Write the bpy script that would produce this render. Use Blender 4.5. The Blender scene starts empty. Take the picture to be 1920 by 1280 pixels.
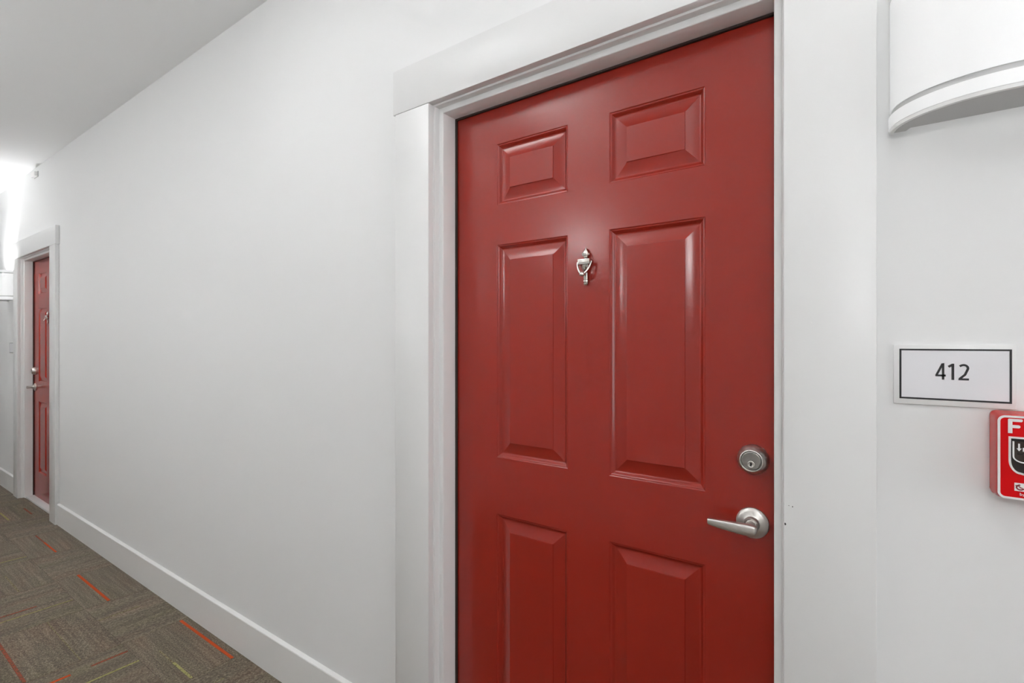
import bpy, bmesh, math, random
from mathutils import Vector, Matrix

# ------------------------------------------------------------------ camera, world, exposure
sc = bpy.context.scene
COL = sc.collection
FPX, KPX = 957.0, 1343.0                      # focal length and wall vanishing point offset in pixels (1920 wide)
PHI = math.atan2(KPX, FPX)
CAM_H = 1.325
cam_data = bpy.data.cameras.new('camera')
cam_data.sensor_width = 36.0
cam_data.lens = FPX / 1920 * 36.0
cam_data.clip_start = 0.02
cam = bpy.data.objects.new('camera', cam_data)
cam.location = (0, 0, CAM_H)
cam.rotation_euler = (math.radians(90), 0, math.radians(90) - PHI)
COL.objects.link(cam)
sc.camera = cam

SKY = 3.3                 # even overcast daylight outside the added window at the corridor's right end
world = bpy.data.worlds.new('world')
sc.world = world
world.use_nodes = True
world.node_tree.nodes['Background'].inputs[0].default_value = (0.97, 0.985, 1.0, 1)
world.node_tree.nodes['Background'].inputs[1].default_value = SKY

vs = sc.view_settings
vs.view_transform = 'Standard'
vs.look = 'None'
vs.exposure = 0.45
vs.gamma = 1.0
vs.use_curve_mapping = False
sc.cycles.use_adaptive_sampling = True
sc.cycles.adaptive_threshold = 0.08
sc.cycles.max_bounces = 5
sc.cycles.diffuse_bounces = 4
sc.cycles.glossy_bounces = 2

FILL_BOWL_WATTS = 10.5         # uplight of each added bowl lamp, out of view
UP_WATTS = 10.5           # uplight of each wall sconce
SHADE_GLOW = 0.17         # how strongly a sconce shade glows
SHADE_GLOW_OPPOSITE = 18.0# raised glow of unseen opposite shades, added for bevel highlight and wall fill
LAMP_TINT = (0.97, 0.985, 1.0)

# ------------------------------------------------------------------ materials
def new_mat(name):
    m = bpy.data.materials.new(name)
    m.use_nodes = True
    nt = m.node_tree
    b = nt.nodes['Principled BSDF']
    return m, nt, b

def lin(r, g, b):
    def f(c):
        c /= 255.0
        return c / 12.92 if c <= 0.04045 else ((c + 0.055) / 1.055) ** 2.4
    return (f(r), f(g), f(b), 1.0)

def add(nt, t, **kw):
    n = nt.nodes.new(t)
    for k, v in kw.items():
        setattr(n, k, v)
    return n

def paint(name, col, rough, bump=0.0, bscale=300.0, spec=0.5, var=0.0, coat=0.0):
    m, nt, b = new_mat(name)
    b.inputs['Base Color'].default_value = col
    b.inputs['Roughness'].default_value = rough
    b.inputs['Specular IOR Level'].default_value = spec
    b.inputs['Coat Weight'].default_value = coat
    b.inputs['Coat Roughness'].default_value = 0.12
    tc = add(nt, 'ShaderNodeTexCoord')
    if bump > 0:
        nz = add(nt, 'ShaderNodeTexNoise')
        nz.inputs['Scale'].default_value = bscale
        nz.inputs['Detail'].default_value = 2.0
        nt.links.new(tc.outputs['Object'], nz.inputs['Vector'])
        bp = add(nt, 'ShaderNodeBump')
        bp.inputs['Strength'].default_value = bump
        bp.inputs['Distance'].default_value = 0.001
        nt.links.new(nz.outputs['Fac'], bp.inputs['Height'])
        nt.links.new(bp.outputs['Normal'], b.inputs['Normal'])
    if var > 0:
        n2 = add(nt, 'ShaderNodeTexNoise')
        n2.inputs['Scale'].default_value = 1.7
        n2.inputs['Detail'].default_value = 3.0
        nt.links.new(tc.outputs['Object'], n2.inputs['Vector'])
        mx = add(nt, 'ShaderNodeMix', data_type='RGBA')
        mx.inputs[6].default_value = tuple(c * (1 - var) for c in col[:3]) + (1,)
        mx.inputs[7].default_value = tuple(min(1, c * (1 + var)) for c in col[:3]) + (1,)
        nt.links.new(n2.outputs['Fac'], mx.inputs[0])
        nt.links.new(mx.outputs[2], b.inputs['Base Color'])
    return m

def metal(name, col, rough, aniso=0.0, bump=0.0, stretch=(20, 20, 400)):
    m, nt, b = new_mat(name)
    b.inputs['Base Color'].default_value = col
    b.inputs['Metallic'].default_value = 1.0
    b.inputs['Roughness'].default_value = rough
    if bump > 0:
        tc = add(nt, 'ShaderNodeTexCoord')
        mp = add(nt, 'ShaderNodeMapping')
        mp.inputs['Scale'].default_value = stretch
        nz = add(nt, 'ShaderNodeTexNoise')
        nz.inputs['Scale'].default_value = 6.0
        nt.links.new(tc.outputs['Object'], mp.inputs['Vector'])
        nt.links.new(mp.outputs['Vector'], nz.inputs['Vector'])
        bp = add(nt, 'ShaderNodeBump')
        bp.inputs['Strength'].default_value = bump
        bp.inputs['Distance'].default_value = 0.0004
        nt.links.new(nz.outputs['Fac'], bp.inputs['Height'])
        nt.links.new(bp.outputs['Normal'], b.inputs['Normal'])
    return m

M_WALL = paint('wall_paint', (0.86, 0.86, 0.855, 1), 0.68, 0.05, 220, 0.25, 0.008)
M_CEIL = paint('ceiling_paint', (0.92, 0.92, 0.915, 1), 0.8, 0.08, 260, 0.2, 0.008)
M_TRIM = paint('trim_paint', (0.805, 0.803, 0.795, 1), 0.32, 0.04, 120, 0.5, 0.008)
M_BASE = paint('baseboard_paint', (0.87, 0.865, 0.85, 1), 0.35, 0.04, 120, 0.45, 0.008)
M_DOOR = paint('red_door_paint', (0.280, 0.0175, 0.0090, 1), 0.19, 0.06, 420, 0.52, 0.03)
M_STRIP = paint('weatherstrip_rubber', lin(44, 28, 22), 0.6)
M_NICKEL = metal('satin_nickel', (0.66, 0.635, 0.60, 1), 0.36, bump=0.15)
M_NICKEL_DARK = metal('satin_nickel_face', (0.34, 0.33, 0.31, 1), 0.36, bump=0.15)
M_CHROME = metal('polished_nickel', (0.70, 0.67, 0.62, 1), 0.16)
M_DARK = paint('dark_slot', lin(20, 19, 18), 0.5)
M_SILL = paint('white_stone', (0.72, 0.73, 0.72, 1), 0.35, 0.05, 90, 0.5, 0.06)
M_SUB = paint('subfloor_concrete', (0.25, 0.24, 0.22, 1), 0.9)
M_PLATE = paint('frosted_acrylic', (0.82, 0.815, 0.805, 1), 0.30, spec=0.5)
M_PAPER = paint('sign_paper', (0.80, 0.795, 0.82, 1), 0.35, spec=0.5)
M_INK = paint('sign_ink', lin(28, 28, 30), 0.4)
M_RED = paint('alarm_red_body', (0.46, 0.020, 0.016, 1), 0.22, 0.03, 300, 0.5)
M_REDFACE = paint('alarm_red_face', (0.60, 0.0010, 0.003, 1), 0.45, 0, 300, 0.15)
M_WHITEPLASTIC = paint('white_plastic', (0.84, 0.82, 0.81, 1), 0.35)
M_BLACKPL = paint('black_plastic', (0.014, 0.009, 0.008, 1), 0.22)
M_BROWNPL = paint('smoked_plastic', (0.030, 0.018, 0.012, 1), 0.15)
M_MARK = paint('maroon_print', lin(140, 40, 45), 0.5)
M_LAMPMETAL = paint('white_enamel', (0.88, 0.88, 0.87, 1), 0.32)
M_LAMPGREY = paint('grey_enamel', (0.52, 0.52, 0.515, 1), 0.40)
M_CHIP = paint('bare_wood_chip', lin(60, 56, 54), 0.8)
M_DENT = paint('filler_dent', (0.86, 0.85, 0.84, 1), 0.6)

def mat_shade(name, glow):
    m, nt, b = new_mat(name)
    b.inputs['Base Color'].default_value = (0.80, 0.80, 0.795, 1)
    b.inputs['Roughness'].default_value = 0.35
    b.inputs['Emission Color'].default_value = LAMP_TINT + (1,)
    b.inputs['Emission Strength'].default_value = glow
    return m
M_SHADE = mat_shade('lit_opal_shade', SHADE_GLOW)
M_SHADE_BOOST = mat_shade('boosted_fill_shade', SHADE_GLOW_OPPOSITE)

def mat_bulb():
    m, nt, b = new_mat('lamp_tube')
    b.inputs['Emission Color'].default_value = LAMP_TINT + (1,)
    b.inputs['Emission Strength'].default_value = 2.0
    return m
M_BULB = mat_bulb()

def mat_glass():
    m, nt, b = new_mat('clear_glass')
    for n in list(nt.nodes):
        if n.type != 'OUTPUT_MATERIAL': nt.nodes.remove(n)
    t = add(nt, 'ShaderNodeBsdfTransparent'); g = add(nt, 'ShaderNodeBsdfGlossy'); f = add(nt, 'ShaderNodeFresnel'); x = add(nt, 'ShaderNodeMixShader')
    g.inputs['Roughness'].default_value = 0.02
    nt.links.new(f.outputs[0], x.inputs[0]); nt.links.new(t.outputs[0], x.inputs[1]); nt.links.new(g.outputs[0], x.inputs[2])
    nt.links.new(x.outputs[0], nt.nodes['Material Output'].inputs['Surface'])
    return m
M_GLASS = mat_glass()

def mat_carpet():
    m, nt, b = new_mat('loop_carpet')
    b.inputs['Roughness'].default_value = 0.95
    b.inputs['Specular IOR Level'].default_value = 0.1
    b.inputs['Sheen Weight'].default_value = 0.15
    tc = add(nt, 'ShaderNodeTexCoord')
    oi = add(nt, 'ShaderNodeObjectInfo')
    sh = add(nt, 'ShaderNodeMath', operation='MULTIPLY')
    sh.inputs[1].default_value = 37.0
    nt.links.new(oi.outputs['Random'], sh.inputs[0])
    def noise4(scale_xyz, scale, detail, rough=0.5):
        mp = add(nt, 'ShaderNodeMapping')
        mp.inputs['Scale'].default_value = scale_xyz
        nt.links.new(tc.outputs['Object'], mp.inputs['Vector'])
        n = add(nt, 'ShaderNodeTexNoise', noise_dimensions='4D')
        n.inputs['Scale'].default_value = scale
        n.inputs['Detail'].default_value = detail
        n.inputs['Roughness'].default_value = rough
        nt.links.new(mp.outputs['Vector'], n.inputs['Vector'])
        nt.links.new(sh.outputs[0], n.inputs['W'])
        return n
    ribs = noise4((3.0, 78, 1), 1.0, 1.0)         # long tufted ribs
    bands = noise4((1.0, 13, 1), 1.0, 1.0)         # broad tone bands
    loops = noise4((125, 190, 1), 1.0, 2.0, 0.75)     # single loops
    tint = noise4((2.0, 9.0, 1), 1.0, 2.0)
    a1 = add(nt, 'ShaderNodeMath', operation='MULTIPLY_ADD')
    nt.links.new(ribs.outputs['Fac'], a1.inputs[0]); a1.inputs[1].default_value = 0.42
    m2 = add(nt, 'ShaderNodeMath', operation='MULTIPLY')
    nt.links.new(loops.outputs['Fac'], m2.inputs[0]); m2.inputs[1].default_value = 1.5
    nt.links.new(m2.outputs[0], a1.inputs[2])
    a2 = add(nt, 'ShaderNodeMath', operation='MULTIPLY_ADD')
    nt.links.new(bands.outputs['Fac'], a2.inputs[0]); a2.inputs[1].default_value = 0.22
    nt.links.new(a1.outputs[0], a2.inputs[2])
    rp = add(nt, 'ShaderNodeValToRGB')
    e = rp.color_ramp.elements
    e[0].position = 0.66; e[0].color = lin(44, 35, 26)
    e[1].position = 1.20; e[1].color = lin(166, 154, 134)
    n = rp.color_ramp.elements.new(0.90); n.color = lin(99, 88, 72)
    dv = add(nt, 'ShaderNodeMath', operation='DIVIDE')
    nt.links.new(a2.outputs[0], dv.inputs[0]); dv.inputs[1].default_value = 1.0
    # ramp positions are limited to 0..1: squeeze the sum
    mr = add(nt, 'ShaderNodeMapRange')
    mr.inputs['From Min'].default_value = 0.72
    mr.inputs['From Max'].default_value = 1.44
    nt.links.new(dv.outputs[0], mr.inputs['Value'])
    e[0].position = 0.0
    rp.color_ramp.elements[1].position = 0.47
    rp.color_ramp.elements[2].position = 1.0
    nt.links.new(mr.outputs[0], rp.inputs['Fac'])
    # rusty and olive threads scattered along the ribs
    r2 = add(nt, 'ShaderNodeValToRGB')
    r2.color_ramp.elements[0].position = 0.30; r2.color_ramp.elements[0].color = lin(112, 108, 72)
    r2.color_ramp.elements[1].position = 0.70; r2.color_ramp.elements[1].color = lin(122, 80, 60)
    mid = r2.color_ramp.elements.new(0.5); mid.color = lin(108, 97, 84)
    nt.links.new(tint.outputs['Fac'], r2.inputs['Fac'])
    mx = add(nt, 'ShaderNodeMix', data_type='RGBA')
    mx.inputs[0].default_value = 0.22
    nt.links.new(rp.outputs['Color'], mx.inputs[6])
    nt.links.new(r2.outputs['Color'], mx.inputs[7])
    nt.links.new(mx.outputs[2], b.inputs['Base Color'])
    bp = add(nt, 'ShaderNodeBump')
    bp.inputs['Strength'].default_value = 0.55
    bp.inputs['Distance'].default_value = 0.003
    nt.links.new(a1.outputs[0], bp.inputs['Height'])
    nt.links.new(bp.outputs['Normal'], b.inputs['Normal'])
    return m
M_CARPET = mat_carpet()

def mat_yarn(name, col, cover):
    """accent yarn: its own colour broken by the brown loops beside it"""
    m, nt, b = new_mat(name)
    b.inputs['Roughness'].default_value = 0.95
    b.inputs['Specular IOR Level'].default_value = 0.1
    tc = add(nt, 'ShaderNodeTexCoord')
    n = add(nt, 'ShaderNodeTexNoise')
    n.inputs['Scale'].default_value = 150.0
    n.inputs['Detail'].default_value = 2.0
    nt.links.new(tc.outputs['Object'], n.inputs['Vector'])
    rp = add(nt, 'ShaderNodeValToRGB')
    rp.color_ramp.elements[0].position = max(0.02, 0.62 - cover * 0.42); rp.color_ramp.elements[0].color = lin(98, 82, 64)
    rp.color_ramp.elements[1].position = max(0.12, 0.74 - cover * 0.42); rp.color_ramp.elements[1].color = col
    nt.links.new(n.outputs['Fac'], rp.inputs['Fac'])
    nt.links.new(rp.outputs['Color'], b.inputs['Base Color'])
    bp = add(nt, 'ShaderNodeBump')
    bp.inputs['Strength'].default_value = 0.5
    bp.inputs['Distance'].default_value = 0.002
    nt.links.new(n.outputs['Fac'], bp.inputs['Height'])
    nt.links.new(bp.outputs['Normal'], b.inputs['Normal'])
    return m
Y_ORANGE = mat_yarn('orange_yarn', lin(186, 78, 40), 1.0)
Y_RUST = mat_yarn('rust_yarn', lin(150, 80, 62), 0.55)
Y_LIME = mat_yarn('lime_yarn', lin(158, 155, 102), 0.7)
Y_PALE = mat_yarn('pale_yarn', lin(142, 136, 108), 0.5)

# ------------------------------------------------------------------ mesh helpers
def obj(name, bm, mat, parent=None, smooth=None, loc=None):
    me = bpy.data.meshes.new(name)
    bmesh.ops.recalc_face_normals(bm, faces=bm.faces[:])
    bm.to_mesh(me)
    bm.free()
    me.materials.append(mat)
    if smooth is not None:
        for p in me.polygons:
            p.use_smooth = True
        if smooth != 'keep':
            me.set_sharp_from_angle(angle=math.radians(smooth))
    o = bpy.data.objects.new(name, me)
    COL.objects.link(o)
    if loc is not None:
        o.location = loc
    if parent is not None:
        o.parent = parent
    return o

def empty(name, loc=(0, 0, 0)):
    o = bpy.data.objects.new(name, None)
    o.empty_display_size = 0.05
    o.location = loc
    COL.objects.link(o)
    return o

def tag(o, label, cat, group=None, kind=None):
    o['label'] = label
    o['category'] = cat
    if group: o['group'] = group
    if kind: o['kind'] = kind
    return o

def box_bm(x0, x1, y0, y1, z0, z1, bev=0.0, seg=1):
    bm = bmesh.new()
    bmesh.ops.create_cube(bm, size=1.0)
    for v in bm.verts:
        v.co = Vector((x0 + (v.co.x + .5) * (x1 - x0), y0 + (v.co.y + .5) * (y1 - y0), z0 + (v.co.z + .5) * (z1 - z0)))
    if bev > 0:
        bmesh.ops.bevel(bm, geom=bm.edges[:], offset=bev, segments=seg, affect='EDGES', profile=0.5, clamp_overlap=True)
    return bm

def prism_bm(poly, axis, a, b, cap=True):
    """closed 2D polygon swept along an axis; poly is (u, v); axis 'x': (y,z), 'y': (x,z), 'z': (x,y)"""
    bm = bmesh.new()
    def P(u, v, t):
        return {'x': (t, u, v), 'y': (u, t, v), 'z': (u, v, t)}[axis]
    A = [bm.verts.new(P(u, v, a)) for u, v in poly]
    B = [bm.verts.new(P(u, v, b)) for u, v in poly]
    n = len(poly)
    for i in range(n):
        bm.faces.new((A[i], A[(i + 1) % n], B[(i + 1) % n], B[i]))
    if cap:
        bm.faces.new(A)
        bm.faces.new(B[::-1])
    return bm

def lathe_y_bm(prof, cx, cz, n=48, cap=True):
    """turned about an axis along y; prof is (radius, y)"""
    bm = bmesh.new()
    rings = []
    for r, y in prof:
        rings.append([bm.verts.new((cx + r * math.cos(2 * math.pi * k / n), y, cz + r * math.sin(2 * math.pi * k / n))) for k in range(n)])
    for a, b in zip(rings, rings[1:]):
        for k in range(n):
            bm.faces.new((a[k], a[(k + 1) % n], b[(k + 1) % n], b[k]))
    if cap:
        bm.faces.new(rings[0]); bm.faces.new(rings[-1][::-1])
    return bm

def lathe_z_bm(prof, cx, cy, n=32, flat=1.0, loop=False):
    """turned about z; prof is (radius, z[, flute amount])"""
    bm = bmesh.new()
    rings = []
    for p in prof:
        r, z = p[0], p[1]
        fl = p[2] if len(p) > 2 else 0.0
        ring = []
        for k in range(n):
            a = 2 * math.pi * k / n
            rr = r * (1 + fl * math.cos(10 * a))
            ring.append(bm.verts.new((cx + rr * math.cos(a), cy + rr * flat * math.sin(a), z)))
        rings.append(ring)
    for a, b in zip(rings, rings[1:] + ([rings[0]] if loop else [])):
        for k in range(n):
            bm.faces.new((a[k], a[(k + 1) % n], b[(k + 1) % n], b[k]))
    if not loop:
        bm.faces.new(rings[0]); bm.faces.new(rings[-1][::-1])
    return bm

def tube_bm(pts, rad, n=12):
    bm = bmesh.new()
    pts = [Vector(p) for p in pts]
    rings = []
    up = Vector((0, 1, 0))
    for i, p in enumerate(pts):
        t = (pts[min(i + 1, len(pts) - 1)] - pts[max(i - 1, 0)]).normalized()
        a = t.cross(up)
        if a.length < 1e-4: a = t.cross(Vector((1, 0, 0)))
        a.normalize()
        b = t.cross(a).normalized()
        r = rad[i] if isinstance(rad, (list, tuple)) else rad
        rings.append([bm.verts.new(p + a * r * math.cos(2 * math.pi * k / n) + b * r * math.sin(2 * math.pi * k / n)) for k in range(n)])
    for a, b in zip(rings, rings[1:]):
        for k in range(n):
            bm.faces.new((a[k], a[(k + 1) % n], b[(k + 1) % n], b[k]))
    bm.faces.new(rings[0]); bm.faces.new(rings[-1][::-1])
    return bm

def ribbon_bm(pts, w, y0, y1, closed=False):
    """flat mitred stroke in the xz plane, pts are (x, z), between depths y0 (front) and y1"""
    bm = bmesh.new()
    P = [Vector((p[0], p[1])) for p in pts]
    n = len(P)
    L, R = [], []
    for i in range(n):
        if closed:
            a, b = P[i - 1], P[(i + 1) % n]
        else:
            a, b = P[max(i - 1, 0)], P[min(i + 1, n - 1)]
        d1 = (P[i] - a); d2 = (b - P[i])
        if d1.length < 1e-9: d1 = d2
        if d2.length < 1e-9: d2 = d1
        d1.normalize(); d2.normalize()
        n1 = Vector((-d1.y, d1.x)); n2 = Vector((-d2.y, d2.x))
        m = n1 + n2
        if m.length < 1e-6: m = n1.copy()
        m.normalize()
        k = min(2.2, 1.0 / max(0.2, m.dot(n1)))
        L.append(P[i] + m * (w / 2 * k)); R.append(P[i] - m * (w / 2 * k))
    def ring(y):
        return [bm.verts.new((p.x, y, p.y)) for p in L], [bm.verts.new((p.x, y, p.y)) for p in R]
    lf, rf = ring(y0); lb, rb = ring(y1)
    cnt = n if closed else n - 1
    for i in range(cnt):
        j = (i + 1) % n
        bm.faces.new((lf[i], lf[j], rf[j], rf[i]))
        bm.faces.new((lb[i], rb[i], rb[j], lb[j]))
        bm.faces.new((lf[i], lb[i], lb[j], lf[j]))
        bm.faces.new((rf[i], rf[j], rb[j], rb[i]))
    if not closed:
        for i in (0, n - 1):
            bm.faces.new((lf[i], rf[i], rb[i], lb[i]))
    return bm

def rrect(x0, x1, z0, z1, r, n=6):
    pts = []
    for cx, cz, a0 in ((x1 - r, z1 - r, 0), (x0 + r, z1 - r, 90), (x0 + r, z0 + r, 180), (x1 - r, z0 + r, 270)):
        for k in range(n + 1):
            a = math.radians(a0 + 90 * k / n)
            pts.append((cx + r * math.cos(a), cz + r * math.sin(a)))
    return pts

# ------------------------------------------------------------------ the corridor shell
WALL_Y = 1.11             # face of the wall with the doors (the camera stands at y = 0)
BACK_Y = -0.85
X_MIN, X_MAX = -9.19, 2.81
CEIL_Z = 2.708
STOP_Z = 2.009            # underside of the head stop
D1L, D1R = -1.055, -0.1644    # clear opening of the near door
DW = D1R - D1L
D2C = -5.435
D2L, D2R = D2C - DW / 2, D2C + DW / 2
HOLE = 0.033

def wall_with_holes():
    xs = [X_MIN - .1, D2L - HOLE, D2R + HOLE, D1L - HOLE, D1R + HOLE, X_MAX + .1]
    zs = [0.0, STOP_Z + HOLE, CEIL_Z + .05]
    bm = bmesh.new()
    V = {}
    for i, x in enumerate(xs):
        for j, z in enumerate(zs):
            for k, y in enumerate((WALL_Y, WALL_Y + .14)):
                V[i, j, k] = bm.verts.new((x, y, z))
    solid = lambda i, j: 0 <= i < 5 and 0 <= j < 2 and not (i in (1, 3) and j == 0)
    for i in range(5):
        for j in range(2):
            if not solid(i, j): continue
            bm.faces.new((V[i, j, 0], V[i + 1, j, 0], V[i + 1, j + 1, 0], V[i, j + 1, 0]))
            bm.faces.new((V[i, j, 1], V[i, j + 1, 1], V[i + 1, j + 1, 1], V[i + 1, j, 1]))
            if not solid(i - 1, j): bm.faces.new((V[i, j, 0], V[i, j + 1, 0], V[i, j + 1, 1], V[i, j, 1]))
            if not solid(i + 1, j): bm.faces.new((V[i + 1, j, 0], V[i + 1, j, 1], V[i + 1, j + 1, 1], V[i + 1, j + 1, 0]))
            if not solid(i, j - 1): bm.faces.new((V[i, j, 0], V[i, j, 1], V[i + 1, j, 1], V[i + 1, j, 0]))
            if not solid(i, j + 1): bm.faces.new((V[i, j + 1, 0], V[i + 1, j + 1, 0], V[i + 1, j + 1, 1], V[i, j + 1, 1]))
    return bm
tag(obj('wall_front', wall_with_holes(), M_WALL), 'long smooth off-white corridor wall holding both red doors', 'wall', kind='structure')
tag(obj('wall_back', box_bm(X_MIN - .1, X_MAX + .1, BACK_Y - .1, BACK_Y, 0, CEIL_Z + .05), M_WALL), 'off-white corridor wall facing the red doors', 'wall', kind='structure')
# end walls; the right one has an unseen window added for even fill
WIN_R = (-.62, .88, .45, 2.45)
def end_wall(xa, xb, WY0, WY1, WZ0, WZ1):
    ys = [BACK_Y, WY0, WY1, WALL_Y]; zs = [0, WZ0, WZ1, CEIL_Z + .05]
    bm = bmesh.new(); V = {}
    for i, y in enumerate(ys):
        for j, z in enumerate(zs):
            for k, x in enumerate((xa, xb)):
                V[i, j, k] = bm.verts.new((x, y, z))
    solid = lambda i, j: 0 <= i < 3 and 0 <= j < 3 and (i, j) != (1, 1)
    for i in range(3):
        for j in range(3):
            if not solid(i, j): continue
            for k in (0, 1):
                bm.faces.new((V[i, j, k], V[i + 1, j, k], V[i + 1, j + 1, k], V[i, j + 1, k]))
            for (ni, nj, p, q) in ((i - 1, j, (i, j), (i, j + 1)), (i + 1, j, (i + 1, j), (i + 1, j + 1)), (i, j - 1, (i, j), (i + 1, j)), (i, j + 1, (i, j + 1), (i + 1, j + 1))):
                if not solid(ni, nj):
                    bm.faces.new((V[p[0], p[1], 0], V[q[0], q[1], 0], V[q[0], q[1], 1], V[p[0], p[1], 1]))
    return bm
tag(obj('wall_right', end_wall(X_MAX, X_MAX + .1, *WIN_R), M_WALL), 'off-white end wall with an added window, past the fire alarm', 'wall', kind='structure')
tag(obj('wall_left', box_bm(X_MIN - .1, X_MIN, BACK_Y, WALL_Y, 0, CEIL_Z + .05), M_WALL), 'off-white end wall beyond the far red door', 'wall', kind='structure')
def added_end_window(name, x, label, side, WY0, WY1, WZ0, WZ1):  # unseen window, added to even out the corridor light
    wf = empty(name, (x, (WY0 + WY1) / 2, WZ0))
    tag(wf, label, 'window', kind='structure')
    ww, wh = (WY1 - WY0) / 2, WZ1 - WZ0
    for (a0, a1, b0, b1) in ((-ww, -ww + .05, 0, wh), (ww - .05, ww, 0, wh), (-ww + .05, ww - .05, 0, .05), (-ww + .05, ww - .05, wh - .05, wh), (-.02, .02, .05, wh - .05)):
        obj('added_window_frame', box_bm(-.03, .03, a0, a1, b0, b1, .003), M_TRIM, wf)
    for (a0, a1) in ((-ww + .05, -.02), (.02, ww - .05)):
        obj('pane', box_bm(-.003, .003, a0, a1, .05, wh - .05), M_GLASS, wf)
    pl = bpy.data.lights.new('added_window_portal', 'AREA')
    pl.shape = 'RECTANGLE'; pl.size = WZ1 - WZ0; pl.size_y = WY1 - WY0
    pl.cycles.is_portal = True
    po = bpy.data.objects.new('added_window_portal', pl)
    po.location = (x + side * .06, (WY0 + WY1) / 2, (WZ0 + WZ1) / 2)
    po.rotation_euler = (0, side * math.radians(90), 0)
    COL.objects.link(po)
added_end_window('added_window_1', X_MAX + .05, 'tall white framed window added as fill at the corridor end past the fire alarm', 1, *WIN_R)
tag(obj('ceiling', box_bm(X_MIN, X_MAX, BACK_Y, WALL_Y, CEIL_Z, CEIL_Z + .05), M_CEIL), 'plain flat pale grey corridor ceiling', 'ceiling', kind='structure')

# floor with carpet tiles laid quarter-turn
floor = tag(obj('floor', box_bm(X_MIN, X_MAX, BACK_Y, WALL_Y + .022, -.08, -.0062), M_SUB), 'brown striped loop carpet tiles laid quarter-turn with orange and lime yarn lines', 'floor', kind='structure')
TX0, TILE = -2.19, 0.5
rows = [(BACK_Y, -0.67), (-0.67, -0.17), (-0.17, 0.33), (0.33, 0.83), (0.83, WALL_Y + .022)]
tile_mesh = {}
def tile_data(lx, ly):
    key = (round(lx, 3), round(ly, 3))
    if key not in tile_mesh:
        g = 0.0004
        bm = box_bm(-lx / 2 + g, lx / 2 - g, -ly / 2 + g, ly / 2 - g, -.006, 0.0)
        top = [e for e in bm.edges if all(v.co.z > -.001 for v in e.verts)]
        bmesh.ops.bevel(bm, geom=top, offset=.0012, segments=1, affect='EDGES')
        bmesh.ops.recalc_face_normals(bm, faces=bm.faces[:])
        me = bpy.data.meshes.new('carpet_tile')
        bm.to_mesh(me); bm.free()
        me.materials.append(M_CARPET)
        tile_mesh[key] = me
    return tile_mesh[key]
tiles = {}
ncol = int(round((X_MAX - X_MIN) / TILE))
for ci in range(ncol):
    x0 = X_MIN + ci * TILE
    kx = int(round((x0 - (TX0 - TILE)) / TILE))          # 0 = the column from -2.69 to -2.19
    for ri, (y0, y1) in enumerate(rows):
        along_x = (kx + (len(rows) - 1 - ri)) % 2 == 0
        w, h = TILE, y1 - y0
        o = bpy.data.objects.new('carpet_tile', tile_data(w, h) if along_x else tile_data(h, w))
        COL.objects.link(o)
        o.location = (x0 + w / 2, (y0 + y1) / 2, 0)
        if not along_x:
            o.rotation_euler = (0, 0, math.radians(90))
        o.parent = floor
        tiles[kx, ri] = (o, x0, y0, y1)

def accent(xa, xb, ya, yb, mat):
    cx, cy = (xa + xb) / 2, (ya + yb) / 2
    for (kx, ri), (o, x0, y0, y1) in tiles.items():
        if x0 <= cx < x0 + TILE and y0 <= cy < y1:
            xa, xb = max(xa, x0 + .002), min(xb, x0 + TILE - .002)
            bm = box_bm(xa - cx, xb - cx, ya - cy, yb - cy, -.0015, .0016, .0008)
            s = obj('accent_stripe', bm, mat, floor)
            s.location = (cx, cy, 0)
            s.parent = o
            s.matrix_parent_inverse = (Matrix.Translation(o.location) @ o.rotation_euler.to_matrix().to_4x4()).inverted()
            return
def lx(xa, xb, y, w, mat): accent(xa, xb, y - w / 2, y + w / 2, mat)
def ly(x, ya, yb, w, mat): accent(x - w / 2, x + w / 2, ya, yb, mat)
lx(-2.689, -2.193, 1.061, .0125, Y_ORANGE)
lx(-3.69, -3.195, .930, .0125, Y_ORANGE)
lx(-4.67, -4.46, .951, .008, Y_RUST)
lx(-4.46, -4.20, .951, .010, Y_ORANGE)
lx(-5.51, -5.28, 1.052, .010, Y_RUST)
lx(-3.185, -2.695, .516, .011, Y_RUST)
ly(-2.608, .700, .825, .011, Y_RUST)
ly(-2.606, .50, .634, .012, Y_ORANGE)
ly(-3.356, .40, .826, .005, Y_LIME)
ly(-3.003, .835, 1.0, .010, Y_PALE)
lx(-3.18, -2.695, .688, .005, Y_PALE)
ly(-2.493, .55, .828, .009, Y_LIME)
lx(-4.005, -3.695, .686, .007, Y_PALE)
lx(-2.50, -2.36, .904, .007, Y_PALE)
lx(-2.36, -2.195, .905, .010, Y_LIME)
lx(-5.515, -5.235, .917, .011, Y_LIME)
ly(-4.265, .60, .826, .006, Y_LIME)
ly(-5.825, .85, 1.08, .006, Y_PALE)
ly(-2.09, .86, .98, .008, Y_PALE)
ly(-3.42, .45, .70, .008, Y_RUST)

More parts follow.
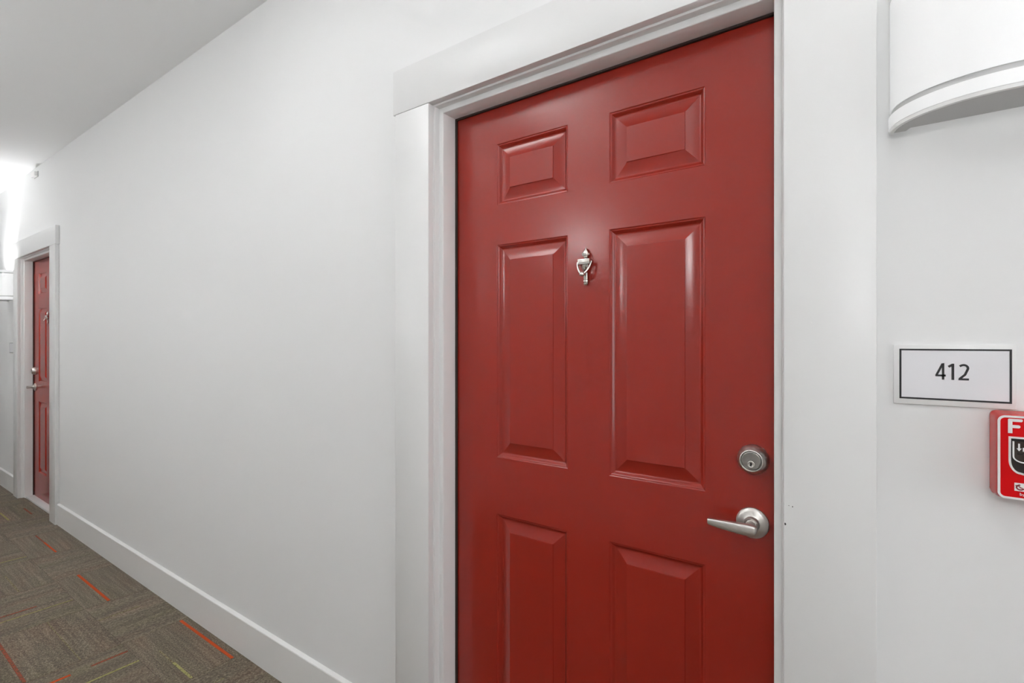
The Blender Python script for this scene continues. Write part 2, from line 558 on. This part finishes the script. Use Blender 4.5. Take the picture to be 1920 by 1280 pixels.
# ------------------------------------------------------------------ baseboards
def baseboard(name, x0, x1, label):
    prof = [(WALL_Y, 0), (WALL_Y - .014, 0), (WALL_Y - .014, .1435), (WALL_Y - .0125, .1465), (WALL_Y, .1525)]
    return tag(obj(name, prism_bm(prof, 'x', x0, x1), M_BASE, smooth=25), label, 'baseboard', kind='structure')
CAS_IN, CAS_OUT = 0.022, 0.166
baseboard('baseboard_front', D2R + CAS_OUT, D1L - CAS_OUT, 'long white baseboard running between the two red doors')
baseboard('baseboard_front.001', X_MIN, D2L - CAS_OUT, 'white baseboard stub left of the far door casing')
baseboard('baseboard_front.002', D1R + CAS_OUT, X_MAX, 'white baseboard below the number plate and fire alarm')
prof = [(BACK_Y, 0), (BACK_Y + .014, 0), (BACK_Y + .014, .1435), (BACK_Y + .0125, .1465), (BACK_Y, .1525)]
tag(obj('baseboard_back', prism_bm(prof, 'x', X_MIN, X_MAX), M_BASE), 'white baseboard along the wall facing the doors', 'baseboard', kind='structure')

# ------------------------------------------------------------------ door frames
def frame_bms(xL, xR, zT, prof):
    """mitred left, head and right members from a profile of (outward offset, y)"""
    def seg(pa, pb):
        bm = bmesh.new()
        A = [bm.verts.new(pa(d, y)) for d, y in prof]
        B = [bm.verts.new(pb(d, y)) for d, y in prof]
        n = len(prof)
        for i in range(n):
            bm.faces.new((A[i], A[(i + 1) % n], B[(i + 1) % n], B[i]))
        bm.faces.new(A); bm.faces.new(B[::-1])
        return bm
    l0 = lambda d, y: (xL - d, y, 0.0)
    l1 = lambda d, y: (xL - d, y, zT + d)
    r1 = lambda d, y: (xR + d, y, zT + d)
    r0 = lambda d, y: (xR + d, y, 0.0)
    return seg(l0, l1), seg(l1, r1), seg(r1, r0)

DOOR_Y = 1.186
JAMB = [(0, 1.183), (0, 1.1275), (.0008, 1.1258), (.0025, 1.125), (.0155, 1.125), (.0160, 1.1235), (.0160, 1.1090),
        (.0170, 1.1072), (.0190, 1.1065), (.0315, 1.1065), (.0315, 1.2505), (.0145, 1.2505), (.0145, 1.183)]
STRIP = [(-.0050, 1.1805), (-.0040, 1.1788), (.0, 1.1785), (.0, 1.1830), (.006, 1.1832), (.006, 1.1857), (-.0050, 1.1857)]

def door_trim(name, xL, xR, label, near):
    t = empty(name, ((xL + xR) / 2, WALL_Y, 0))
    tag(t, label, 'door frame', kind='structure')
    inv = Matrix.Translation(t.location).inverted()
    def part(nm, bm, m, smooth=None, par=None):
        o = obj(nm, bm, m, None, smooth)
        if par is None:
            o.parent = t; o.matrix_parent_inverse = inv
        else:
            o.parent = par
        return o
    js = frame_bms(xL, xR, STOP_Z, JAMB)
    jambs = [part(n, b, M_TRIM, 40) for n, b in zip(('jamb', 'head_jamb', 'jamb'), js)]
    for j, b in zip(jambs, frame_bms(xL, xR, STOP_Z, STRIP)):
        part('weatherstrip', b, M_STRIP, par=j)
    yf = 1.0855
    hz0, hz1 = STOP_Z + CAS_IN, STOP_Z + CAS_IN + .136
    cl = part('casing_board', box_bm(xL - CAS_OUT, xL - CAS_IN, yf, WALL_Y, 0, hz0 - .0006, .0018, 2), M_TRIM, 40)
    cr = part('casing_board', box_bm(xR + CAS_IN, xR + CAS_OUT, yf, WALL_Y, 0, hz0 - .0006, .0018, 2), M_TRIM, 40)
    part('head_casing', box_bm(xL - CAS_OUT - .010, xR + CAS_OUT + .010, yf - .0007, WALL_Y, hz0, hz1, .0016, 2), M_TRIM, 40)
    part('threshold', box_bm(xL + .0005, xR - .0005, 1.1325, 1.245, -.006, .011, .002, 2), M_SILL, 40)
    if near:
        rnd = random.Random(4)
        for (x, z, w, h, face, m) in ((-.1330, 1.0160, .0030, .0012, 'r', M_CHIP), (-.1270, 1.0150, .0020, .0030, 'r', M_CHIP), (-.1392, .9800, .0030, .0060, 'r', M_CHIP), (-.0960, 1.3600, .0030, .0030, 'r', M_DENT)):
            pts = [(x + w * .5 * math.cos(a) * rnd.uniform(.6, 1.1), z + h * .5 * math.sin(a) * rnd.uniform(.6, 1.1)) for a in [k * math.pi / 4 for k in range(8)]]
            part('paint_chip', prism_bm(pts, 'y', yf - .0002, yf + .0006), m, par=cr)
        for (d, y, z, l) in ((.0080, 1.1248, .868, .004), (.0080, 1.1248, .842, .006), (.0075, 1.1248, .628, .006)):
            bm = tube_bm([(xL - d - l * .5, y, z - .0014), (xL - d, y - .0004, z), (xL - d + l * .5, y, z + .0014)], [.0004, .0011, .0004], 6)
            part('paint_chip', bm, M_DENT, 60, par=jambs[0])
    for o in COL.objects:
        pass
    return t

# ------------------------------------------------------------------ six panel door
def panel_bm(x0, x1, z0, z1, y):
    """pressed moulding, groove, long bevel and raised field"""
    prof = [(0, 0), (.0004, .0003), (.0020, .0017), (.0026, .0019), (.0042, .0020), (.0048, .0023), (.0068, .0042), (.0092, .0070), (.0112, .0090), (.0126, .0097), (.0140, .0099), (.0158, .0099),
            (.0185, .0096), (.0225, .0089), (.0265, .0080), (.0305, .0069), (.0345, .0057), (.0385, .0043), (.0420, .0030), (.0450, .0018), (.0456, .0004), (.0464, .0002)]
    crisp = {2, 4, 11, 19, 20, 21}
    bm = bmesh.new()
    rings = []
    for w, d in prof:
        rings.append([bm.verts.new(p) for p in ((x0 + w, y + d, z0 + w), (x1 - w, y + d, z0 + w), (x1 - w, y + d, z1 - w), (x0 + w, y + d, z1 - w))])
    for a, b in zip(rings, rings[1:]):
        for k in range(4):
            bm.faces.new((a[k], a[(k + 1) % 4], b[(k + 1) % 4], b[k]))
    bm.faces.new(rings[-1])
    for a, b in zip(rings, rings[1:]):
        for k in range(4):
            bm.edges.get((a[k], b[k])).smooth = False          # mitres stay sharp
    for i in crisp:
        for k in range(4):
            bm.edges.get((rings[i][k], rings[i][(k + 1) % 4])).smooth = False
    return bm

def six_panel_door(name, xL, xR, latch_right, label):
    x0, x1, z0, z1 = xL - .010, xR + .010, .0113, STOP_Z + .010
    cx = (xL + xR) / 2
    # panel layout measured from the photograph, about the door's centre line (hinge side first)
    o = 1 if latch_right else -1
    def mx(s): return cx + o * (s - (D1L + D1R) / 2)
    cols = [sorted((mx(-.8990), mx(-.6642))), sorted((mx(-.5450), mx(-.3118)))]
    cols.sort()
    rws = [(.225, .8232), (.9880, 1.6060), (1.7213, 1.8990)]
    xs = sorted([x0, x1] + [c for cc in cols for c in cc])
    zs = sorted([z0, z1] + [c for cc in rws for c in cc])
    bm = bmesh.new()
    V = {}
    for i, x in enumerate(xs):
        for j, z in enumerate(zs):
            V[i, j] = bm.verts.new((x, DOOR_Y, z))
    for i in range(len(xs) - 1):
        for j in range(len(zs) - 1):
            if i in (1, 3) and j in (1, 3, 5): continue
            bm.faces.new((V[i, j], V[i + 1, j], V[i + 1, j + 1], V[i, j + 1]))
    # edges and back of the leaf
    B = {}
    for i in (0, len(xs) - 1):
        for j in (0, len(zs) - 1):
            B[i, j] = bm.verts.new((xs[i], DOOR_Y + .044, zs[j]))
    m, n = len(xs) - 1, len(zs) - 1
    bm.faces.new((B[0, 0], B[0, n], B[m, n], B[m, 0]))
    bm.faces.new([V[i, 0] for i in range(m + 1)] + [B[m, 0], B[0, 0]])
    bm.faces.new([V[i, n] for i in range(m, -1, -1)] + [B[0, n], B[m, n]])
    bm.faces.new([V[0, j] for j in range(n, -1, -1)] + [B[0, 0], B[0, n]])
    bm.faces.new([V[m, j] for j in range(n + 1)] + [B[m, n], B[m, 0]])
    d = obj(name, bm, M_DOOR)
    tag(d, label, 'door', kind='structure')
    for (a, b) in cols:
        for (c, e) in rws:
            obj('panel', panel_bm(a, b, c, e, DOOR_Y), M_DOOR, d, smooth='keep')
    # ---- deadbolt
    hx = mx(-.2125)
    Y = DOOR_Y
    bx, bz = hx, 1.0745
    db = obj('deadbolt', lathe_y_bm([(.0312, Y), (.0316, Y - .0015), (.0314, Y - .0050), (.0305, Y - .0100), (.0288, Y - .0150), (.0262, Y - .0200), (.0238, Y - .0238), (.0229, Y - .0252), (.0215, Y - .0258), (.0205, Y - .0255), (.0198, Y - .0240), (.0190, Y - .0236)], bx, bz, 56), M_NICKEL, d, smooth=28)
    fc = obj('cylinder_face', lathe_y_bm([(.0192, Y - .0220), (.0192, Y - .0246), (.0176, Y - .0252), (.0170, Y - .0246)], bx, bz, 48), M_NICKEL_DARK, db, smooth=28)
    obj('key_plug', lathe_y_bm([(.0070, Y - .0230), (.0070, Y - .0262), (.0062, Y - .0266), (.0052, Y - .0262)], bx, bz - .0068, 28), M_NICKEL, db, smooth=28)
    obj('keyhole', prism_bm([(bx - .0010 * q, bz - .0068 + .004 * r) for q, r in ((-1, -1), (1, -1), (2.6, -.3), (1.2, .1), (2.2, .7), (.6, 1), (-1.4, .8), (-2.4, .1), (-1.2, -.2))], 'y', Y - .0264, Y - .0250), M_DARK, db)
    # ---- lever handle
    rx, rz = hx - o * .0015, .9385
    lh = obj('lever_handle', lathe_y_bm([(.0322, Y), (.0328, Y - .0015), (.0325, Y - .0040), (.0300, Y - .0070), (.0250, Y - .0092), (.0190, Y - .0108), (.0160, Y - .0125), (.0142, Y - .0170), (.0135, Y - .0185)], rx, rz, 56), M_NICKEL, d, smooth=30)
    obj('spindle', lathe_y_bm([(.0105, Y - .0180), (.0105, Y - .0210), (.0098, Y - .0215), (.0098, Y - .0420), (.0090, Y - .0440)], rx, rz, 32), M_NICKEL, lh, smooth=30)
    # lever blade: rounded sections lofted along x towards the hinge side
    bm = bmesh.new()
    secs = [(.0170, .0035, .0040, -.0490), (.0155, .0075, .0062, -.0490), (.0120, .0102, .0076, -.0490), (.0060, .0116, .0082, -.0490), (-.006, .0117, .0082, -.0492), (-.020, .0110, .0078, -.0496),
            (-.040, .0098, .0068, -.0500), (-.060, .0083, .0056, -.0500), (-.072, .0072, .0048, -.0497), (-.0785, .0062, .0042, -.0493), (-.0800, .0052, .0034, -.0492)]
    rings = []
    N = 20
    for (dx, hh, ht, dy) in secs:
        zc = rz + (.0117 - hh) * 0.42 - .0010
        ring = []
        for k in range(N):
            a = 2 * math.pi * k / N
            ca, sa = math.cos(a), math.sin(a)
            p = 0.55
            ring.append(bm.verts.new((rx + o * dx, Y + dy + ht * math.copysign(abs(ca) ** p, ca), zc + hh * math.copysign(abs(sa) ** p, sa))))
        rings.append(ring)
    for a, b in zip(rings, rings[1:]):
        for k in range(N):
            bm.faces.new((a[k], a[(k + 1) % N], b[(k + 1) % N], b[k]))
    bm.faces.new(rings[0]); bm.faces.new(rings[-1][::-1])
    obj('lever_blade', bm, M_NICKEL, lh, smooth=42)
    # ---- door knocker
    kx, ky = mx(-.6075), Y - .0065
    prof = [(.0040, 1.4695), (.0062, 1.4725), (.0068, 1.4755), (.0050, 1.4775), (.0072, 1.4790), (.0072, 1.4815), (.0054, 1.4830), (.0060, 1.4850), (.0056, 1.5000),
            (.0066, 1.5020), (.0048, 1.5035), (.0050, 1.5045), (.0075, 1.5090, .05), (.0100, 1.5140, .07), (.0122, 1.5190, .07), (.0130, 1.5215, .04), (.0120, 1.5225)]
    kn = obj('door_knocker', lathe_z_bm(prof, kx, ky, 40, .85), M_CHROME, d, smooth=35)
    obj('crossbar', box_bm(kx - .0170, kx + .0170, Y - .0205, Y - .0005, 1.5220, 1.5362, .0016, 2), M_CHROME, kn, smooth=35)
    obj('finial', lathe_z_bm([(.0050, 1.5360), (.0042, 1.5385), (.0075, 1.5405), (.0062, 1.5420), (.0088, 1.5450, .06), (.0100, 1.5495, .07), (.0084, 1.5545, .06), (.0052, 1.5590), (.0026, 1.5625), (.0006, 1.5660)], kx, ky, 40, .8), M_CHROME, kn, smooth=35)
    pts, rad = [], []
    for k in range(25):
        t = k / 24.0
        q = 1 - abs(2 * t - 1)                     # 0 at the pivots, 1 at the bottom
        wide = .0200 * (1 - q ** 2.1) ** .75 * (1 - .18 * q) * (1 if t < .5 else -1)
        z = 1.5290 - .0350 * q
        y = Y - .0135 - .0130 * q
        pts.append((kx - wide, y, z)); rad.append(.0021 + .0006 * q)
    hd = obj('striker_ring', tube_bm(pts, rad, 12), M_CHROME, kn, smooth=50)
    bm = bmesh.new()
    bmesh.ops.create_uvsphere(bm, u_segments=20, v_segments=12, radius=1.0)
    for v in bm.verts:
        v.co = Vector((kx + v.co.x * .0074, Y - .0272 + v.co.y * .0066, 1.4955 + v.co.z * .0066))
    obj('striker_knob', bm, M_CHROME, kn, smooth=60)
    return d

door_trim('trim_1', D1L, D1R, 'white casing and stepped jamb around the near red door', True)
door_trim('trim_2', D2L, D2R, 'white casing and jamb around the far red door', False)
six_panel_door('door_1', D1L, D1R, True, 'large red six-panel door with silver knocker, deadbolt and lever, nearest the camera')
six_panel_door('door_2', D2L, D2R, False, 'far red door seen edge-on at the left end of the corridor')

# ------------------------------------------------------------------ wall sconces
def half_ellipse(a, b, n=40):
    return [(-a * math.cos(math.pi * k / n), -b * math.sin(math.pi * k / n)) for k in range(n + 1)]

def shell_bm(a, b, th, z0, z1, n=40):
    """curved sheet open at top, bottom and back"""
    O = half_ellipse(a, b, n); I = half_ellipse(a - th, b - th, n)
    return prism_bm(O + I[::-1], 'z', z0, z1)

def sconce(name, x, z, label, wall_y=WALL_Y, flip=False, boosted=False):
    s = empty(name, (x, wall_y, z))
    if flip: s.rotation_euler = (0, 0, math.pi)
    tag(s, label, 'wall lamp', 'half-round sconces along the corridor')
    A, B = .142, .110
    obj('backplate', box_bm(-.125, .125, -.008, 0, .012, .250, .002, 1), M_LAMPMETAL, s)
    obj('shade', shell_bm(A - .002, B - .002, .003, .0365, .2260), M_SHADE_BOOST if boosted else M_SHADE, s, smooth=40)
    for nm, za, zb in (('bottom_band', .006, .0270), ('top_band', .235, .256)):
        bd = obj(nm, shell_bm(A, B, .0065, za, zb), M_SHADE, s, smooth=40)
        if nm == 'bottom_band':
            obj('groove_band', shell_bm(A - .0040, B - .0040, .004, zb - .001, zb + .0105), M_LAMPGREY, bd, smooth=40)
            obj('rim', shell_bm(A - .0012, B - .0012, .0060, 0, .0062), M_LAMPMETAL, bd, smooth=40)
        else:
            obj('groove_band', shell_bm(A - .0040, B - .0040, .004, za - .0105, za + .001), M_LAMPGREY, bd, smooth=40)
    O = half_ellipse(A - .006, B - .006, 40)
    pl = O[:] + [(.118, -.004), (.112, -.016), (-.112, -.016), (-.118, -.004)]
    pl[0] = (-(A - .006), -.004); pl[40] = (A - .006, -.004)
    obj('bottom_plate', prism_bm(pl, 'z', .0012, .0050), M_LAMPGREY, s)
    obj('lamp_tube', tube_bm([(-.09, -.045, .165), (.09, -.045, .165)], .008, 12), M_BULB, s, smooth=60)
    L = bpy.data.lights.new('sconce_light', 'AREA')
    L.shape = 'RECTANGLE'; L.size = .20; L.size_y = .06
    L.energy = UP_WATTS
    L.color = LAMP_TINT
    lo = bpy.data.objects.new('sconce_light', L)
    lo.location = (0, -.050, .215)
    lo.rotation_euler = (math.pi, 0, 0)
    COL.objects.link(lo)
    lo.parent = s
    return s
SZ = 1.685
sconce('wall_sconce', .160, SZ, 'white half-round wall sconce above the number plate and fire alarm')
sconce('wall_sconce', D2L - CAS_OUT - .16, SZ, 'distant white half-round wall sconce left of the far red door')
for bx, what, boosted in ((.42, 'across from the number plate', True), (-1.70, 'across from the near door casing', False),
                       (-3.20, 'midway between the doors, added as fill', True), (-5.5, 'across from the far door, added as fill', True)):  # all unseen; near pair follows door reflections, left pair added as fill
    sconce('wall_sconce', bx, SZ, 'white half-round wall sconce on the opposite wall ' + what, BACK_Y, True, boosted)

# ------------------------------------------------------------------ added bowl lamps, in place of bounced flash and as far-end fill
def added_bowl_lamp(name, x, y, label):
    t = empty(name, (x, y, CEIL_Z))
    tag(t, label, 'added fill lamp')
    obj('canopy', lathe_z_bm([(.062, 0), (.062, -.012), (.050, -.024), (.014, -.030)], 0, 0, 32), M_LAMPMETAL, t, smooth=30)
    obj('stem', lathe_z_bm([(.006, -.028), (.006, -.366)], 0, 0, 16), M_LAMPMETAL, t, smooth=60)
    n = 10
    out = [(.190 * math.cos(math.pi / 2 * k / n), -.235 - .135 * math.sin(math.pi / 2 * k / n)) for k in range(n)] + [(.012, -.371)]
    inn = [(.012, -.365)] + [(.184 * math.cos(math.pi / 2 * k / n), -.235 - .129 * math.sin(math.pi / 2 * k / n)) for k in range(n - 1, -1, -1)]
    obj('bowl', lathe_z_bm(out + inn, 0, 0, 48, loop=True), M_SHADE, t, smooth=40)
    L = bpy.data.lights.new('fill_bowl_light', 'AREA')
    L.shape = 'DISK'; L.size = .15
    L.energy = FILL_BOWL_WATTS
    L.color = LAMP_TINT
    lo = bpy.data.objects.new('fill_bowl_light', L)
    lo.location = (0, 0, -.335)
    lo.rotation_euler = (math.pi, 0, 0)
    COL.objects.link(lo)
    lo.parent = t
    return t
added_bowl_lamp('added_fill_bowl', -1.55, .12, 'unseen white bowl pendant added to brighten the ceiling before the near door')
added_bowl_lamp('added_fill_bowl', -5.70, .12, 'unseen white bowl pendant added as fill before the far door')

# ------------------------------------------------------------------ number plates
def plate(name, x0, x1, z0, z1, label, digits):
    p = obj(name, box_bm(x0, x1, WALL_Y - .0042, WALL_Y, z0, z1, .0008, 2), M_PLATE, None, smooth=40)
    tag(p, label, 'sign', 'apartment number plates')
    yf = WALL_Y - .0042
    obj('paper_insert', box_bm(x0 + .0085, x1 - .0055, yf - .0003, yf + .0002, z0 + .0095, z1 - .0070), M_PAPER, p)
    bx0, bx1, bz0, bz1 = x0 + .0095, x1 - .0065, z0 + .0105, z1 - .0080
    obj('border_line', ribbon_bm([(bx0, bz0), (bx1, bz0), (bx1, bz1), (bx0, bz1)],   .0028, yf - .0006, yf, True), M_INK, p)
    if digits:
        y0, y1 = yf - .0006, yf
        zb, zt, w = 1.2618, 1.2880, .0035
        x = .0815
        obj('digit', ribbon_bm([(x + .0096, zb), (x + .0096, zt - .0006), (x + .0086, zt - .0008), (x + .0012, zb + .0075), (x + .0012, zb + .0067), (x + .0130, zb + .0067)], w * .88, y0, y1), M_INK, p)
        x = .0968
        obj('digit', ribbon_bm([(x + .0010, zt - .0048), (x + .0062, zt - .0012), (x + .0066, zt - .0012), (x + .0066, zb)], w, y0, y1), M_INK, p)
        x = .1105
        arc = [(x + .0064 + .0052 * math.cos(a), zt - .0066 + .0052 * math.sin(a)) for a in [math.radians(150 - 12 * k) for k in range(15)]]
        obj('digit', ribbon_bm([(x + .0014, zt - .0036)] + arc[2:] + [(x + .0080, zb + .0090), (x + .0018, zb + .0026), (x + .0016, zb + .0015), (x + .0128, zb + .0015)], w * .92, y0, y1), M_INK, p)
    return p
plate('number_plate', .0252, .1790, 1.2182, 1.3192, 'clear-edged white plate with black border reading 412 beside the near door', True)
plate('number_plate', D2L - CAS_OUT - .247, D2L - CAS_OUT - .094, 1.2182, 1.3192, 'small pale plate below the distant sconce left of the far door', False)

# ------------------------------------------------------------------ fire alarm pull station
def fire_alarm():
    x0, x1, z0, z1 = .1478, .2470, 1.0845, 1.2168
    yb, yf = WALL_Y, 1.0655
    bm = bmesh.new()
    rings = []
    for (ins, y, r) in ((.0005, yb, .008), (0, yb - .012, .008), (.0004, yb - .013, .008), (.0012, yf + .0100, .009), (.0022, yf + .0035, .010), (.0034, yf + .0004, .010), (.0042, yf, .010)):
        rings.append([bm.verts.new((x, y, z)) for x, z in rrect(x0 + ins, x1 - ins, z0 + ins, z1 - ins, r, 8)])
    n = len(rings[0])
    for a, b in zip(rings, rings[1:]):
        for k in range(n):
            bm.faces.new((a[k], a[(k + 1) % n], b[(k + 1) % n], b[k]))
    bm.faces.new(rings[0]); bm.faces.new(rings[-1][::-1])
    f = obj('fire_alarm_pull_station', bm, M_RED, None, smooth=35)
    tag(f, 'red manual fire alarm box with white outlined front, cut by the right picture edge', 'fire alarm')
    cx = (x0 + x1) / 2
    obj('front_plate', prism_bm(rrect(x0 + .0042, x1 - .0042, z0 + .0040, z1 - .0040, .008, 8), 'y', yf - .0010, yf + .001), M_REDFACE, f)
    obj('outline', ribbon_bm(rrect(x0 + .0052, x1 - .0052, z0 + .0046, z1 - .0052, .0075, 8), .0030, yf - .0016, yf, True), M_WHITEPLASTIC, f, smooth=30)
    y0, y1 = yf - .0017, yf - .0006
    # lettering FIRE
    zb, zt, w = 1.1868, 1.2085, .0048
    h = w / 2
    xs = x0 + .0152
    F = [(xs, zb), (xs + w, zb), (xs + w, zb + .0080), (xs + .0120, zb + .0080), (xs + .0134, zb + .0092), (xs + .0134, zb + .0115), (xs + .0120, zb + .0125), (xs + w, zb + .0125), (xs + w, zt - .0042), (xs + .0148, zt - .0042), (xs + .0160, zt - .0028), (xs + .0160, zt - .0010), (xs + .0150, zt), (xs + .0010, zt), (xs, zt - .001)]
    obj('letter', prism_bm(F, 'y', y0, y1), M_WHITEPLASTIC, f)
    xi = xs + .0220
    obj('letter', prism_bm([(xi, zb), (xi + w, zb), (xi + w, zt), (xi, zt)], 'y', y0, y1), M_WHITEPLASTIC, f)
    xr = xi + .0110
    bowl = [(xr + .0085 + .0052 * math.cos(a), zt - .0074 + .0052 * math.sin(a)) for a in [math.radians(90 - 20 * k) for k in range(10)]]
    obj('letter', ribbon_bm([(xr + h, zb), (xr + h, zt - h)] + bowl + [(xr + .0060, zt - .0126), (xr + .0135, zb)], w * .9, y0, y1), M_WHITEPLASTIC, f)
    xe = xr + .0190
    E = [(xe, zb), (xe + .0140, zb), (xe + .0140, zb + .0042), (xe + w, zb + .0042), (xe + w, zb + .0088), (xe + .0120, zb + .0088), (xe + .0120, zb + .0128), (xe + w, zb + .0128), (xe + w, zt - .0042), (xe + .0140, zt - .0042), (xe + .0140, zt), (xe, zt)]
    obj('letter', prism_bm(E, 'y', y0, y1), M_WHITEPLASTIC, f)
    # recess with pull handle
    def shield(hw, top, side, bot, n=8):
        pts = [(cx + hw, top), (cx - hw, top), (cx - hw, side)]
        for k in range(1, n + 1):
            a = math.radians(90 * k / n)
            pts.append((cx - hw + .012 * (1 - math.cos(a)), side - (side - bot - .006) * math.sin(a)))
        pts += [(cx, bot)]
        for k in range(n, 0, -1):
            a = math.radians(90 * k / n)
            pts.append((cx + hw - .012 * (1 - math.cos(a)), side - (side - bot - .006) * math.sin(a)))
        pts.append((cx + hw, side))
        return pts
    hw = cx - .1648
    sh = shield(hw, 1.1805, 1.1460, 1.1215)
    obj('recess', prism_bm(sh, 'y', yf - .0014, yf - .0006), M_BLACKPL, f)
    obj('recess_outline', ribbon_bm(sh, .0026, yf - .0030, yf - .0008, True), M_WHITEPLASTIC, f)
    hn = obj('pull_handle', prism_bm(shield(hw - .0034, 1.1755, 1.1530, 1.1385), 'y', yf - .0060, yf - .0012), M_BROWNPL, f)
    hp = shield(hw - .0034, 1.1755, 1.1530, 1.1385)
    k0 = hp[1:-1]
    obj('handle_outline', ribbon_bm(k0[0:1] + k0[1:], .0018, yf - .0064, yf - .0040), M_WHITEPLASTIC, hn)
    ax, az = .1742, 1.1725
    arrow = [(ax - .0010, az), (ax + .0010, az), (ax + .0010, az - .0070), (ax + .0028, az - .0070), (ax, az - .0112), (ax - .0028, az - .0070), (ax - .0010, az - .0070)]
    y2, y3 = yf - .0065, yf - .0058
    obj('arrow', prism_bm(arrow, 'y', y2, y3), M_WHITEPLASTIC, hn)
    lx_, lz, lh_, lw = .1788, 1.1610, .0052, .0011
    P = [(lx_, lz), (lx_, lz + lh_), (lx_ + .0016, lz + lh_), (lx_ + .0026, lz + lh_ * .78), (lx_ + .0016, lz + lh_ * .5), (lx_ + .0006, lz + lh_ * .5)]
    obj('letter', ribbon_bm(P, lw, y2, y3), M_WHITEPLASTIC, hn)
    obj('letter', ribbon_bm([(lx_ + .0050, lz + lh_), (lx_ + .0050, lz + .0010), (lx_ + .0062, lz), (lx_ + .0074, lz), (lx_ + .0086, lz + .0010), (lx_ + .0086, lz + lh_)], lw, y2, y3), M_WHITEPLASTIC, hn)
    for q in (.0110, .0155):
        obj('letter', ribbon_bm([(lx_ + q, lz + lh_), (lx_ + q, lz), (lx_ + q + .0030, lz)], lw, y2, y3), M_WHITEPLASTIC, hn)
    obj('handle_groove', box_bm(cx - hw + .0075, cx + hw - .0075, yf - .0068, yf - .0055, 1.1570, 1.1585), M_BLACKPL, hn)
    # maker's label with its round mark
    lb = obj('maker_label', box_bm(.1700, .2250, yf - .0016, yf - .0006, 1.1008, 1.1128), M_WHITEPLASTIC, f)
    mxc, mzc = .1762, 1.1068
    sw = [(mxc + .0040 * math.cos(a), mzc - .0004 + .0036 * math.sin(a)) for a in [math.radians(-20 - 18 * k) for k in range(15)]]
    obj('mark', ribbon_bm(sw, .0018, yf - .0019, yf - .0012), M_MARK, lb)
    obj('mark', ribbon_bm([(mxc - .0050, mzc + .0026), (mxc - .0036, mzc + .0012), (mxc - .0020, mzc + .0020), (mxc + .0004, mzc - .0008), (mxc + .0026, mzc - .0012)], .0014, yf - .0019, yf - .0012), M_MARK, lb)
    bx, bz = .1762, 1.0945
    obj('letter', ribbon_bm([(bx, bz + .0040), (bx, bz), (bx + .0012, bz), (bx + .0018, bz + .0008), (bx + .0018, bz + .0016), (bx + .0012, bz + .0024), (bx, bz + .0024)], .0006, y0, y1), M_WHITEPLASTIC, f)
    obj('letter', ribbon_bm([(bx + .0028, bz + .0024), (bx + .0037, bz + .0002), (bx + .0046, bz + .0024), (bx + .0037, bz + .0002), (bx + .0031, bz - .0012)], .0006, y0, y1), M_WHITEPLASTIC, f)
    return f
fire_alarm()

# ------------------------------------------------------------------ small sensor above the far door
s = obj('sensor_box', box_bm(-5.475, -5.375, WALL_Y - .024, WALL_Y, 2.628, 2.664, .003, 2), M_WHITEPLASTIC, None, smooth=40)
tag(s, 'small white sensor box high on the wall above the far door', 'sensor')
obj('sensor_base', box_bm(-5.480, -5.370, WALL_Y - .005, WALL_Y, 2.624, 2.668, .001, 1), M_LAMPGREY, s)
